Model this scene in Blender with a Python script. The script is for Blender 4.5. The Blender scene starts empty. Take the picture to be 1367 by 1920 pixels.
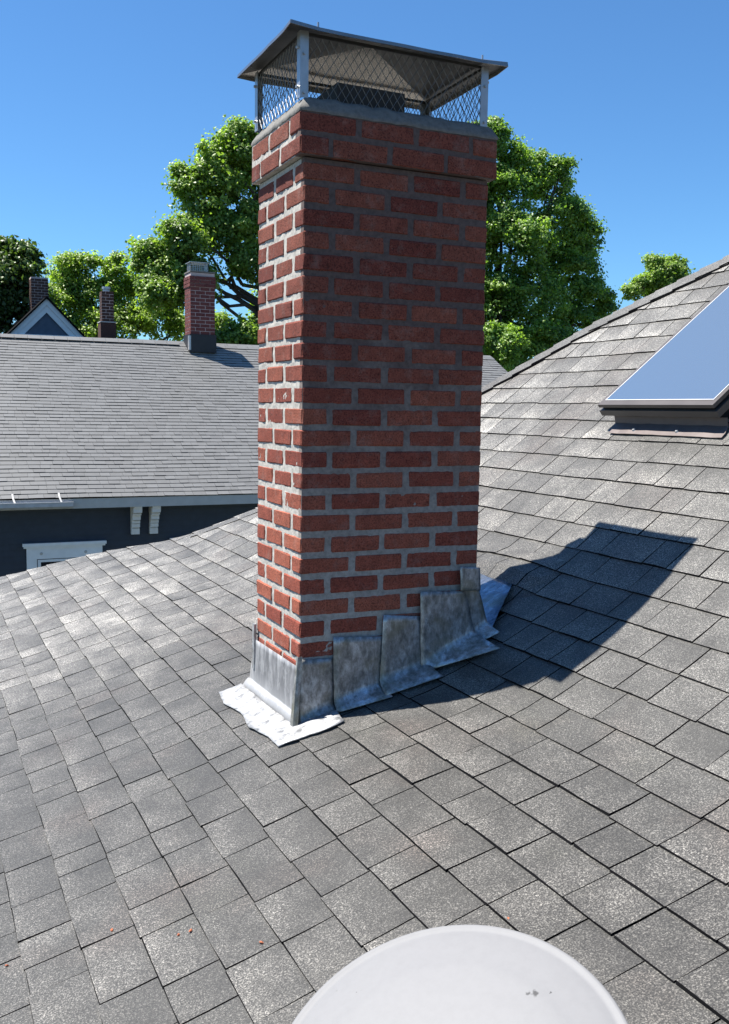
import bpy, math, random
import numpy as np
from mathutils import Matrix, Vector, noise as mnoise

S = bpy.context.scene
COL = S.collection
rnd = random.Random(11)
R = math.radians

# ------------------------------------------------------------------ camera, sky, sun, exposure
CAM = np.array((-1.2114, -3.0986, -0.8359))
RT = np.array((0.905706, -0.423627, 0.015383))
UP = np.array((0.030474, 0.101261, 0.994393))
FW = np.array((0.422810, 0.900159, -0.104622))
FPX = 1803.42
cd = bpy.data.cameras.new("camera")
cd.sensor_fit = 'VERTICAL'; cd.sensor_height = 24.0; cd.lens = FPX / 1920 * 24.0
cd.clip_start = 0.05; cd.clip_end = 2000
cam = bpy.data.objects.new("camera", cd); COL.objects.link(cam)
m4 = Matrix.Identity(4)
for i in range(3):
    m4[i][0] = RT[i]; m4[i][1] = UP[i]; m4[i][2] = -FW[i]; m4[i][3] = CAM[i]
cam.matrix_world = m4
S.camera = cam

SUN_DIR = Vector((0.360, -0.25, -1.0)).normalized()      # the way the light travels
w = bpy.data.worlds.new("World"); S.world = w; w.use_nodes = True
wn = w.node_tree
sky = wn.nodes.new('ShaderNodeTexSky'); sky.sky_type = 'NISHITA'; sky.sun_disc = False
sky.sun_elevation = math.asin(-SUN_DIR.z)
sky.sun_rotation = math.atan2(-SUN_DIR.x, -SUN_DIR.y)
sky.altitude = 0; sky.air_density = 1.0; sky.dust_density = 0.0; sky.ozone_density = 5.0
bg = wn.nodes['Background']; bg.inputs['Strength'].default_value = 0.058
tn = wn.nodes.new('ShaderNodeMix'); tn.data_type = 'RGBA'; tn.blend_type = 'MULTIPLY'; tn.inputs[0].default_value = 1.0
tn.inputs[7].default_value = (0.58, 0.88, 1.08, 1)      # the deep clear blue of this sky
wn.links.new(sky.outputs[0], tn.inputs[6]); wn.links.new(tn.outputs[2], bg.inputs['Color'])
sl = bpy.data.lights.new("sun", 'SUN'); sl.energy = 5.0; sl.angle = R(0.5); sl.color = (1.0, 0.955, 0.875)
so = bpy.data.objects.new("sun", sl); COL.objects.link(so)
so.rotation_euler = SUN_DIR.to_track_quat('-Z', 'Y').to_euler()
so.location = (-6, 4, 16)
S.view_settings.view_transform = 'Standard'; S.view_settings.look = 'None'
S.view_settings.exposure = 1.40; S.view_settings.gamma = 1.0
S.view_settings.use_curve_mapping = False
S.cycles.max_bounces = 8


def project(P):
    D = np.asarray(P, float) - CAM
    z = D @ FW
    return 683.5 + FPX * (D @ RT) / z, 960 - FPX * (D @ UP) / z, z


# ------------------------------------------------------------------ materials
def nodes(name):
    m = bpy.data.materials.new(name); m.use_nodes = True
    nt = m.node_tree
    return m, nt, nt.nodes['Principled BSDF']


def nd(nt, typ, ins=None, **props):
    n = nt.nodes.new(typ)
    for k, v in props.items():
        setattr(n, k, v)
    for k, v in (ins or {}).items():
        s = n.inputs[k]
        if isinstance(v, bpy.types.NodeSocket):
            nt.links.new(v, s)
        else:
            s.default_value = v
    return n


def pos(nt):
    return nd(nt, 'ShaderNodeNewGeometry').outputs['Position']


def ntex(nt, p, scale, detail=2.0, rough=0.5):
    return nd(nt, 'ShaderNodeTexNoise', {'Vector': p, 'Scale': scale, 'Detail': detail, 'Roughness': rough}).outputs['Fac']


def ramp(nt, fac, *stops):
    n = nd(nt, 'ShaderNodeValToRGB', {'Fac': fac})
    el = n.color_ramp.elements
    while len(el) < len(stops):
        el.new(0.5)
    for e, (p, c) in zip(el, stops):
        e.position = p
        e.color = (c, c, c, 1) if isinstance(c, (int, float)) else (*c, 1)
    return n.outputs['Color']


def mix(nt, fac, a, b, blend='MIX'):
    n = nt.nodes.new('ShaderNodeMix'); n.data_type = 'RGBA'; n.blend_type = blend
    for idx, v in ((0, fac), (6, a), (7, b)):
        s = n.inputs[idx]
        if isinstance(v, bpy.types.NodeSocket):
            nt.links.new(v, s)
        elif idx and isinstance(v, tuple):
            s.default_value = (*v, 1)
        elif idx:
            s.default_value = (v, v, v, 1)
        else:
            s.default_value = v
    return n.outputs[2]


def math_(nt, op, a, b=0.0):
    n = nt.nodes.new('ShaderNodeMath'); n.operation = op
    for i, v in enumerate((a, b)):
        if isinstance(v, bpy.types.NodeSocket):
            nt.links.new(v, n.inputs[i])
        else:
            n.inputs[i].default_value = v
    return n.outputs[0]


def bump(nt, b, h, strength=0.3, dist=0.002):
    n = nd(nt, 'ShaderNodeBump', {'Height': h, 'Strength': strength, 'Distance': dist})
    nt.links.new(n.outputs[0], b.inputs['Normal'])


def plain(name, col, rough=0.6, metal=0.0, var=0.12, scale=8.0, bumpy=0.0):
    m, nt, b = nodes(name)
    p = pos(nt)
    f = ntex(nt, p, scale, 4)
    c = mix(nt, 1.0, col, ramp(nt, f, (0.3, 1 - var), (0.7, 1 + var)), 'MULTIPLY')
    nt.links.new(c, b.inputs['Base Color'])
    b.inputs['Roughness'].default_value = rough; b.inputs['Metallic'].default_value = metal
    if bumpy:
        bump(nt, b, f, bumpy, 0.003)
    return m


def shingle_mat(name, base, granule, blotch=0.25, red=False):
    m, nt, b = nodes(name)
    p = pos(nt)
    t = nd(nt, 'ShaderNodeAttribute', attribute_name='tint').outputs['Fac']
    c = mix(nt, 1.0, base, nd(nt, 'ShaderNodeCombineColor', {0: t, 1: t, 2: t}).outputs[0], 'MULTIPLY')
    bl = ntex(nt, p, 8.5, 4, 0.62)
    c = mix(nt, 1.0, c, ramp(nt, bl, (0.3, 1 - blotch), (0.5, 1.0), (0.72, 1 + blotch)), 'MULTIPLY')
    if red:
        hue = ntex(nt, p, 2.3, 3)
        c = mix(nt, math_(nt, 'MULTIPLY', ramp(nt, hue, (0.56, 0.0), (0.74, 1.0)), 0.5), c, (0.075, 0.055, 0.045))
        green = ntex(nt, p, 3.1, 3)
        c = mix(nt, math_(nt, 'MULTIPLY', ramp(nt, green, (0.6, 0.0), (0.75, 1.0)), 0.3), c, (0.055, 0.054, 0.040))
    if granule:
        g = ntex(nt, p, 255.0, 2.0, 0.75)
        c = mix(nt, 1.0, c, ramp(nt, g, (0.35, 0.05), (0.45, 0.42), (0.545, 1.15), (0.65, 3.7)), 'MULTIPLY')
        g2 = ntex(nt, p, 120.0, 2, 0.6)
        c = mix(nt, 1.0, c, ramp(nt, g2, (0.3, 0.55), (0.7, 1.45)), 'MULTIPLY')
        bump(nt, b, g, 0.5, 0.0025)
    nt.links.new(c, b.inputs['Base Color'])
    b.inputs['Sheen Weight'].default_value = 0.05; b.inputs['Sheen Tint'].default_value = (1.0, 0.97, 0.92, 1); b.inputs['Sheen Roughness'].default_value = 0.6
    b.inputs['Diffuse Roughness'].default_value = 1.0
    b.inputs['Roughness'].default_value = 0.58
    b.inputs['Specular IOR Level'].default_value = 0.6
    return m


M = {}
M['shingle'] = shingle_mat('shingle_granules', (0.0525, 0.0495, 0.0447), True, 0.46, True)
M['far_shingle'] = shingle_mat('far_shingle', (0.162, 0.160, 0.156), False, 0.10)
M['asphalt_edge'] = plain('asphalt_edge', (0.006, 0.006, 0.007), 0.9)
M['deck'] = plain('roof_underlay', (0.006, 0.006, 0.007), 0.95)

for k_ in ('asphalt_edge', 'deck'):
    M[k_].node_tree.nodes['Principled BSDF'].inputs['Specular IOR Level'].default_value = 0.08


def brick_mat(name, c1, c2, smear, speck=0.6, soot=1.0):
    m, nt, b = nodes(name)
    p = pos(nt)
    r = nd(nt, 'ShaderNodeObjectInfo').outputs['Random']
    c = mix(nt, r, c1, c2)
    f = ntex(nt, p, 170, 2, 0.7)
    c = mix(nt, 1.0, c, ramp(nt, f, (0.32, 1 - speck), (0.5, 1.0), (0.7, 1.25)), 'MULTIPLY')
    f2 = ntex(nt, p, 26, 3, 0.6)
    c = mix(nt, 1.0, c, ramp(nt, f2, (0.3, 0.78), (0.7, 1.15)), 'MULTIPLY')
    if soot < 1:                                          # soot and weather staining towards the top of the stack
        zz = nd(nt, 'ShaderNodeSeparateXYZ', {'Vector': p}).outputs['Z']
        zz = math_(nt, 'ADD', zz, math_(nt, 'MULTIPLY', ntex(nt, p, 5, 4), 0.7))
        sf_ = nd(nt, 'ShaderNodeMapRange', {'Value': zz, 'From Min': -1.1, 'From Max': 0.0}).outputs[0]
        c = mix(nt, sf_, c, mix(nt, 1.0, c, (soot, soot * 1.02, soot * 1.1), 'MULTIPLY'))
    f3 = ntex(nt, p, 14, 5, 0.75)
    fac = math_(nt, 'MULTIPLY', ramp(nt, f3, (0.52, 0.0), (0.82, 1.0)), smear)
    c = mix(nt, fac, c, (0.33, 0.29, 0.26))
    f4 = ntex(nt, p, 240, 2, 0.8)
    c = mix(nt, math_(nt, 'MULTIPLY', ramp(nt, f4, (0.66, 0.0), (0.75, 1.0)), 0.55), c, (0.36, 0.30, 0.26))
    nt.links.new(c, b.inputs['Base Color'])
    b.inputs['Roughness'].default_value = 0.9
    b.inputs['Specular IOR Level'].default_value = 0.25
    bump(nt, b, f, 0.6, 0.003)
    return m


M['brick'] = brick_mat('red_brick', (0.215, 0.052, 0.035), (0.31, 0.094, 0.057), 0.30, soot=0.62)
M['old_brick'] = brick_mat('old_brick', (0.115, 0.036, 0.036), (0.15, 0.05, 0.046), 0.1)
M['dark_brick'] = brick_mat('dark_brick', (0.055, 0.030, 0.026), (0.075, 0.038, 0.032), 0.1)
m, nt, b = nodes('mortar'); p = pos(nt)
f = ntex(nt, p, 60, 4, 0.7); f2 = ntex(nt, p, 9, 3)
c = mix(nt, f2, (0.35, 0.33, 0.30), (0.44, 0.42, 0.385))
# brick-red wash, with shade painted in, over the joints of the upper shaded face
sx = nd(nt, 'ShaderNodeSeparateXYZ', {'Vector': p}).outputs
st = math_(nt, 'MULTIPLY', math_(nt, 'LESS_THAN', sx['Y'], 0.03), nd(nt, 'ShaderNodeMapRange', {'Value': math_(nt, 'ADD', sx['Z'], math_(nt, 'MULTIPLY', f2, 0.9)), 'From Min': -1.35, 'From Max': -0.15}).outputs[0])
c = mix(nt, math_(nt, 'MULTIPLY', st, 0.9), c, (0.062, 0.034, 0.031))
c = mix(nt, 1.0, c, ramp(nt, f, (0.25, 0.6), (0.6, 1.1)), 'MULTIPLY')
nt.links.new(c, b.inputs['Base Color']); b.inputs['Roughness'].default_value = 0.95
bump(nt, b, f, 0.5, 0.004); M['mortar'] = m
M['far_mortar'] = plain('far_mortar', (0.42, 0.34, 0.33), 0.95)
m, nt, b = nodes('cement_wash'); p = pos(nt)
f = ntex(nt, p, 45, 4, 0.7); f2 = ntex(nt, p, 6, 3)
c = mix(nt, f2, (0.12, 0.117, 0.11), (0.16, 0.155, 0.148))
c = mix(nt, 1.0, c, ramp(nt, f, (0.25, 0.65), (0.6, 1.1)), 'MULTIPLY')
nt.links.new(c, b.inputs['Base Color']); b.inputs['Roughness'].default_value = 0.95
bump(nt, b, f, 0.6, 0.004); M['cement'] = m


def lead_mat(name, dark, mid, light, metal, r0, r1, scale=9.0):
    m, nt, b = nodes(name); p = pos(nt)
    mp = nd(nt, 'ShaderNodeMapping', {'Vector': p, 'Scale': (1.0, 1.0, 0.55)}).outputs[0]
    f = ntex(nt, mp, scale, 6, 0.7); f2 = ntex(nt, mp, scale * 4, 5, 0.7); f3 = ntex(nt, p, scale * 0.7, 3)
    c = ramp(nt, f, (0.34, dark), (0.50, mid), (0.66, light))
    c = mix(nt, 1.0, c, ramp(nt, f2, (0.3, 0.55), (0.68, 1.35)), 'MULTIPLY')
    c = mix(nt, math_(nt, 'MULTIPLY', ramp(nt, f3, (0.52, 0.0), (0.66, 1.0)), 0.45), c, (0.22, 0.20, 0.12))
    nt.links.new(c, b.inputs['Base Color'])
    nt.links.new(ramp(nt, f, (0.35, r1), (0.65, r0)), b.inputs['Roughness'])
    b.inputs['Metallic'].default_value = metal
    bump(nt, b, f2, 0.35, 0.004)
    return m


M['lead'] = lead_mat('weathered_lead', (0.20, 0.195, 0.18), (0.29, 0.29, 0.285), (0.44, 0.47, 0.50), 0.5, 0.26, 0.5, 13.0)
M['blue_lead'] = lead_mat('bright_lead', (0.12, 0.15, 0.20), (0.2, 0.24, 0.30), (0.32, 0.36, 0.42), 0.85, 0.22, 0.38)
m, nt, b = nodes('white_lead'); p = pos(nt)
f = ntex(nt, p, 22, 6, 0.7); f2 = ntex(nt, p, 90, 4, 0.7)
sep = nd(nt, 'ShaderNodeSeparateXYZ', {'Vector': p}).outputs
c = ramp(nt, f, (0.36, (0.11, 0.113, 0.12)), (0.45, (0.25, 0.253, 0.262)), (0.58, (0.36, 0.36, 0.367)))
c = mix(nt, 1.0, c, ramp(nt, f2, (0.3, 0.8), (0.7, 1.1)), 'MULTIPLY')
nt.links.new(c, b.inputs['Base Color']); b.inputs['Roughness'].default_value = 0.5; b.inputs['Metallic'].default_value = 0.15
bump(nt, b, f, 0.5, 0.006); M['white_lead'] = m
m, nt, b = nodes('streaked_lead'); p = pos(nt)
mp = nd(nt, 'ShaderNodeMapping', {'Vector': p, 'Scale': (1.0, 1.0, 0.22)}).outputs[0]
f = ntex(nt, mp, 34, 5, 0.7); f2 = ntex(nt, p, 12, 4, 0.7)
c = ramp(nt, f, (0.34, (0.13, 0.132, 0.14)), (0.52, (0.24, 0.24, 0.25)), (0.66, (0.42, 0.42, 0.43)))
low = nd(nt, 'ShaderNodeMapRange', {'Value': math_(nt, 'ADD', nd(nt, 'ShaderNodeSeparateXYZ', {'Vector': p}).outputs['Z'], math_(nt, 'MULTIPLY', f, 0.16)), 'From Min': -1.78, 'From Max': -1.90}).outputs[0]
c = mix(nt, low, c, (0.40, 0.40, 0.41))
c = mix(nt, ramp(nt, f2, (0.52, 0.0), (0.66, 0.8)), c, (0.38, 0.38, 0.39))
nt.links.new(c, b.inputs['Base Color']); b.inputs['Roughness'].default_value = 0.5; b.inputs['Metallic'].default_value = 0.3
M['streak_lead'] = m
M['steel'] = plain('stainless_sheet', (0.30, 0.285, 0.265), 0.24, 0.8, 0.12, 14)
M['galv'] = plain('galvanised_post', (0.36, 0.37, 0.39), 0.38, 0.6, 0.08, 30)
M['wire'] = plain('expanded_mesh', (0.16, 0.16, 0.165), 0.5, 0.6)
M['black_iron'] = plain('sooty_clay', (0.03, 0.027, 0.026), 0.85)
M['brown_metal'] = plain('brown_aluminium', (0.085, 0.075, 0.072), 0.42, 0.3)
M['brown_flange'] = plain('brown_flange', (0.12, 0.098, 0.095), 0.55, 0.2, 0.12, 20)
M['bead'] = plain('white_glazing_bead', (0.5, 0.5, 0.52), 0.5)
M['curb'] = plain('black_curb', (0.004, 0.004, 0.005), 0.85)
M['navy'] = plain('navy_clapboard', (0.020, 0.028, 0.042), 0.65)
M['slate_paint'] = plain('slate_blue_siding', (0.06, 0.085, 0.125), 0.7)
M['trim'] = plain('white_trim', (0.66, 0.68, 0.69), 0.55, 0, 0.05)
M['grey_trim'] = plain('grey_trim', (0.40, 0.395, 0.38), 0.6, 0, 0.06)
M['stone_trim'] = plain('bracket_paint', (0.60, 0.58, 0.54), 0.6, 0, 0.08)
M['gutter'] = plain('gutter_metal', (0.45, 0.46, 0.48), 0.4, 0.4)
M['strap'] = plain('gutter_strap', (0.40, 0.40, 0.40), 0.4)
M['ground'] = plain('lawn', (0.075, 0.08, 0.055), 0.95, 0, 0.3, 0.4)
M['wallpaint'] = plain('house_wall', (0.35, 0.36, 0.36), 0.8)
M['bark'] = plain('bark', (0.060, 0.048, 0.038), 0.95, 0, 0.3, 6)
M['chip'] = plain('brick_chip', (0.30, 0.095, 0.045), 0.9, 0, 0.25, 300)
M['white_chip'] = plain('mortar_crumb', (0.5,0.49,0.47), 0.9)
m, nt, b = nodes('skylight_glass'); p = pos(nt)
b.inputs['Base Color'].default_value = (0.10, 0.125, 0.14, 1); b.inputs['Roughness'].default_value = 0.6
gl = nd(nt, 'ShaderNodeBsdfGlossy', {'Color': (0.92, 1.0, 0.98, 1), 'Roughness': 0.03})
mx = nd(nt, 'ShaderNodeMixShader', {0: 0.66, 1: b.outputs[0], 2: gl.outputs[0]})
nt.links.new(mx.outputs[0], nt.nodes['Material Output'].inputs['Surface']); M['skyglass'] = m
m, nt, b = nodes('window_glass')
b.inputs['Base Color'].default_value = (0.008, 0.008, 0.010, 1); b.inputs['Roughness'].default_value = 0.08; M['pane'] = m


def leaf_mat(name, dark, light, trans=0.35):
    m, nt, b = nodes(name)
    t = nd(nt, 'ShaderNodeAttribute', attribute_name='tint').outputs['Fac']
    c = mix(nt, t, dark, light)
    nt.links.new(c, b.inputs['Base Color']); b.inputs['Roughness'].default_value = 0.42
    b.inputs['Specular IOR Level'].default_value = 0.45
    tr = nd(nt, 'ShaderNodeBsdfTranslucent', {'Color': mix(nt, 1.0, c, (1.35, 1.55, 0.45), 'MULTIPLY')})
    mx = nd(nt, 'ShaderNodeMixShader', {0: trans, 1: b.outputs[0], 2: tr.outputs[0]})
    nt.links.new(mx.outputs[0], nt.nodes['Material Output'].inputs['Surface'])
    return m


# ------------------------------------------------------------------ object helpers
def empty(name, loc, label, cat, group=None):
    o = bpy.data.objects.new(name, None); COL.objects.link(o)
    o.location = loc; o.empty_display_size = 0.2
    o['label'] = label; o['category'] = cat
    if group:
        o['group'] = group
    return o


def mesh(name, V, F, mats, parent=None, mi=None, tint=None, smooth=False, label=None, kind=None):
    me = bpy.data.meshes.new(name)
    off = np.zeros(3)
    q = parent
    while q is not None:
        off = off + np.array(q.location); q = q.parent
    V = np.asarray(V, float).reshape(-1, 3) - off
    me.from_pydata(V.tolist(), [], F)
    for mm in (mats if isinstance(mats, (list, tuple)) else [mats]):
        me.materials.append(mm)
    if mi is not None:
        me.polygons.foreach_set('material_index', np.asarray(mi, dtype=np.int32))
    if tint is not None:
        a = me.attributes.new('tint', 'FLOAT', 'POINT'); a.data.foreach_set('value', np.asarray(tint, dtype=np.float32))
    if smooth:
        me.polygons.foreach_set('use_smooth', np.ones(len(me.polygons), dtype=bool))
    me.update()
    o = bpy.data.objects.new(name, me); COL.objects.link(o)
    o.parent = parent
    if label:
        o['label'] = label
    if kind:
        o['kind'] = kind
    return o


class MB:
    def __init__(s):
        s.V = []; s.F = []; s.MI = []; s.T = []

    def add(s, V, F, MI=None, T=None):
        n = len(s.V)
        s.V += [tuple(v) for v in V]
        s.F += [tuple(i + n for i in f) for f in F]
        s.MI += list(MI) if MI is not None else [0] * len(F)
        s.T += list(T) if T is not None else [1.0] * len(V)

    def box(s, x0, x1, y0, y1, z0, z1, mi=0, f=None):
        V = [(x, y, z) for z in (z0, z1) for y in (y0, y1) for x in (x0, x1)]
        if f:
            V = [f(*v) for v in V]
        F = [(0, 2, 3, 1), (4, 5, 7, 6), (0, 1, 5, 4), (2, 6, 7, 3), (0, 4, 6, 2), (1, 3, 7, 5)]
        s.add(V, F, [mi] * 6)

    def bar(s, a, b, r, n=5, r2=None, mi=0):
        a = Vector(a); b = Vector(b); d = (b - a).normalized()
        u = d.orthogonal().normalized(); v = d.cross(u); r2 = r if r2 is None else r2
        V = []
        for P, rr in ((a, r), (b, r2)):
            for i in range(n):
                t = 2 * math.pi * i / n
                V.append(P + u * rr * math.cos(t) + v * rr * math.sin(t))
        F = [(i, (i + 1) % n, n + (i + 1) % n, n + i) for i in range(n)] + [tuple(range(n))[::-1], tuple(range(n, 2 * n))]
        s.add(V, F, [mi] * len(F))

    def build(s, name, mats, parent=None, **k):
        return mesh(name, s.V, s.F, mats, parent, s.MI, s.T if k.pop('tint', False) else None, **k)


def chamfer_box(x0, x1, y0, y1, z0, z1, c=0.004, jit=0.0012, rr=rnd):
    lo = (x0, y0, z0); hi = (x1, y1, z1)
    V = []; idx = {}
    for sx in (0, 1):
        for sy in (0, 1):
            for sz in (0, 1):
                sg = (sx, sy, sz)
                for ax in range(3):
                    v = []
                    for k in range(3):
                        e = hi[k] if sg[k] else lo[k]
                        if k != ax:
                            e += (-c if sg[k] else c) * rr.uniform(0.7, 1.5)
                        v.append(e + rr.uniform(-jit, jit))
                    idx[(sg, ax)] = len(V); V.append(v)
    F = []
    for ax in range(3):
        o1, o2 = [(1, 2), (2, 0), (0, 1)][ax]
        for sd in (0, 1):
            q = []
            for a, b2 in ((0, 0), (1, 0), (1, 1), (0, 1)):
                sg = [0, 0, 0]; sg[ax] = sd; sg[o1] = a; sg[o2] = b2
                q.append(idx[(tuple(sg), ax)])
            F.append(tuple(q if sd else q[::-1]))
        for a in (0, 1):
            for b2 in (0, 1):
                s0 = [0, 0, 0]; s0[o1] = a; s0[o2] = b2; s1 = list(s0); s1[ax] = 1
                s0 = tuple(s0); s1 = tuple(s1)
                q = [idx[(s0, o1)], idx[(s1, o1)], idx[(s1, o2)], idx[(s0, o2)]]
                F.append(tuple(q if (a == b2) == True else q[::-1]))
    for sx in (0, 1):
        for sy in (0, 1):
            for sz in (0, 1):
                sg = (sx, sy, sz)
                t = [idx[(sg, 0)], idx[(sg, 1)], idx[(sg, 2)]]
                F.append(tuple(t if (sx + sy + sz) % 2 else t[::-1]))
    return V, F


# ------------------------------------------------------------------ ground
g = mesh('ground', [(-600, -600, -9.2), (600, -600, -9.2), (600, 600, -9.2), (-600, 600, -9.2)], [(0, 1, 2, 3)], M['ground'])
g['kind'] = 'structure'

# ------------------------------------------------------------------ the near roof: a profile swept along y
KN = [-3.2, -2.0, -1.2, -0.6, -0.2, 0.1, 0.4, 0.7, 1.0, 1.4, 2.0, 2.6, 3.2, 6]
PH = [0.19, 0.1955, 0.2508, 0.3061, 0.3324, 0.2521, 0.2772, 0.4777, 0.5208, 0.6586, 0.6552, 0.70, 0.72, 0.72]
S0, EXP = 2.5091, 0.14207
fs = np.linspace(-3.2, 6.0, 4601); ds = fs[1] - fs[0]; i0 = int(np.argmin(abs(fs)))
fp = np.interp(fs, KN, PH)
fx = np.concatenate([[0], np.cumsum(np.cos((fp[1:] + fp[:-1]) / 2)) * ds]); fx -= fx[i0]
fz = np.concatenate([[0], np.cumsum(np.sin((fp[1:] + fp[:-1]) / 2)) * ds]); fz += -1.955 - fz[i0]


def zr(x):
    return float(np.interp(x, fx, fz))


def s_of(x):
    return float(np.interp(x, fx, fs))


HX = [-3.4, -0.64, 0.2, 0.95, 2.14, 2.6, 3.0, 4.5, 5.5]
HY = [7.4, 4.74, 4.2, 3.52, 2.27, 1.76, 1.07, -1.0, -2.4]


def yhip(x):
    return float(np.interp(x, HX, HY))


def surf(s, y, h):
    x = np.interp(s, fs, fx); z = np.interp(s, fs, fz); p = np.interp(s, fs, fp)
    # shingles bridging up over the metal pan behind the chimney
    li = 0.045 * math.exp(-((x - 1.07) / 0.075) ** 2) * max(0.0, 1 - ((y - 0.33) / 0.33) ** 2)
    li += 0.0022 * mnoise.noise((x * 3.0, y * 3.0, 1.7))
    h = h + li
    return (float(x - math.sin(p) * h), y, float(z + math.cos(p) * h))


house = empty('hip_roof_house', (1.0, 0.5, -9.2), 'near house with a grey shingled hip roof that the big brick chimney rises through', 'house')
V = []; F = []
rows = np.arange(-3.0, 5.6, 0.1)
cols = 10
for s in rows:
    x = float(np.interp(s, fs, fx)); ye = yhip(x)
    for j in range(cols):
        y = -5.2 + (ye + 5.2) * j / (cols - 1)
        V.append((x, y, zr(x) - 0.004))
    V.append((7.5, ye, zr(x) - 0.004))
for i in range(len(rows) - 1):
    for j in range(cols):
        a = i * (cols + 1) + j
        F.append((a, a + cols + 1, a + cols + 2, a + 1))
nv = len(V)
mesh('roof_deck', V, F, M['deck'], house, [0] * len(F))
# shingled far slope beyond the hip
fm = MB()
for i in range(len(rows) - 1):
    x0 = float(np.interp(rows[i], fs, fx)); x1 = float(np.interp(rows[i + 1], fs, fx))
    fm.add([(x0, yhip(x0), zr(x0) + .001), (7.5, yhip(x0), zr(x0) + .001), (7.5, yhip(x1), zr(x1) + .006), (x1, yhip(x1), zr(x1) + .006)], [(0, 1, 2, 3)], None, [rnd.uniform(.8, 1.1)] * 4)
fm.build('far_slope', M['shingle'], house, tint=True)
bd = MB(); bd.box(-2.4, 7.0, -4.9, 5.9, -9.2, -2.85)
xs = np.arange(-2.4, 5.6, 0.4)
bd.add([(x, -4.9, -2.85) for x in xs] + [(x, -4.9, zr(x) - 0.01) for x in xs], [(i, i + 1, len(xs) + i + 1, len(xs) + i) for i in range(len(xs) - 1)])
bd.build('wall', M['wallpaint'], house)


def make_tab(sf, s0, y0, y1, e, th, tint, ylim=None, grad=0.0, rr=rnd, cut=0.0020, side=0.0):
    ss = [s0, s0 + e * 0.5, s0 + e + 0.022]
    hs = [th, th * 0.62, 0.0012]
    V = []; T = []
    jb = [rr.uniform(-0.0022, 0.0022) for _ in range(3)]
    for i, (s, h) in enumerate(zip(ss, hs)):
        ya, yb = y0, y1
        if ylim:
            lim = ylim(s); ya = min(ya, lim); yb = min(yb, lim)
        for j in range(3):
            y = ya + (yb - ya) * j / 2
            V.append(sf(s + (jb[j] if i == 0 else 0), y, h + (rr.uniform(0, 0.0015) if i == 0 else 0)))
            T.append(tint * (1 + grad * (i - 1)) * (1 + side * (j - 1)))
    for j in range(3):                                   # undercut butt
        y = min(y0 + (y1 - y0) * j / 2, ylim(ss[0]) if ylim else 1e9)
        V.append(sf(s0 - cut, y, 0.0012)); T.append(tint)
    for j in (0, 2):
        y = min((y0, 0, y1)[j], ylim(ss[1]) if ylim else 1e9)
        V.append(sf(ss[1], y, 0.0)); T.append(tint)
    F = []; MI = []
    for i in range(2):
        for j in range(2):
            a = i * 3 + j; F.append((a, a + 1, a + 4, a + 3)[::-1]); MI.append(0)
    for j in range(2):
        F.append((9 + j, 10 + j, 1 + j, j)[::-1]); MI.append(1)
    F += [(0, 3, 12, 9), (2, 11, 13, 5), (3, 6, 12), (5, 13, 8)]; MI += [1, 1, 1, 1]
    return V, F, MI, T


PX0, PX1 = 0.7246, 0.4678
tabs = []
for k in range(-14, 38):
    s0 = S0 - k * EXP
    if s0 > 5.2 or s0 < -2.9:
        continue
    x = float(np.interp(s0, fs, fx)); ye = yhip(x)
    y = -5.0 + rnd.uniform(0, 0.2)
    prev = 1.0
    while y < ye - 0.02:
        wd = rnd.choice((rnd.uniform(0.12, 0.18), rnd.uniform(0.17, 0.22), rnd.uniform(0.18, 0.24), rnd.uniform(0.22, 0.27)))
        y2 = y + wd
        if y2 > ye - 0.07:
            y2 = ye + 0.01
        gap = rnd.choice((0.0040, 0.0048, 0.0055, 0.0065))
        xm = float(np.interp(s0 + EXP * 0.5, fs, fx)); skip = False
        if 0.06 < x and xm < 0.70 and y > 0.02 and y2 < 0.44:
            skip = True
        if 0.66 < xm < 0.985 and y2 > -0.02 and y < 0.62:      # metal pan behind the chimney
            pan = -0.02 + max(0.0, xm - 0.745) * 0.9
            if y < pan - 0.01:
                y2 = min(y2, pan)
            elif y < 0.60:
                y2 = min(y2, 0.62); skip = True
        if 1.93 < xm < 2.85 and y > 0.03 and y2 < 0.70:
            skip = True
        if not skip:
            tint = rnd.choice((rnd.uniform(0.72, 0.88), rnd.uniform(0.85, 1.0), rnd.uniform(0.95, 1.12), rnd.uniform(1.08, 1.32)))
            ym_ = (y + y2) / 2                                     # grazing glare painted into the tint upslope and far off, with some bleached patches
            glare_ = 0.95 * min(1, max(0, (xm - 0.7) / 0.9)) + 1.8 * min(1, max(0, (ym_ - 0.8 + 0.35 * mnoise.noise((xm * 2, ym_ * 2, 5))) / 1.4))
            tint *= 1 + glare_ * rnd.uniform(0.6, 1.4)
            th = rnd.choice((0.0062, 0.0070, 0.0085))
            yj = rnd.uniform(-0.0015, 0.0015)
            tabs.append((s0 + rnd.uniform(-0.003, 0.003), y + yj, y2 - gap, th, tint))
        y = y2
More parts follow.
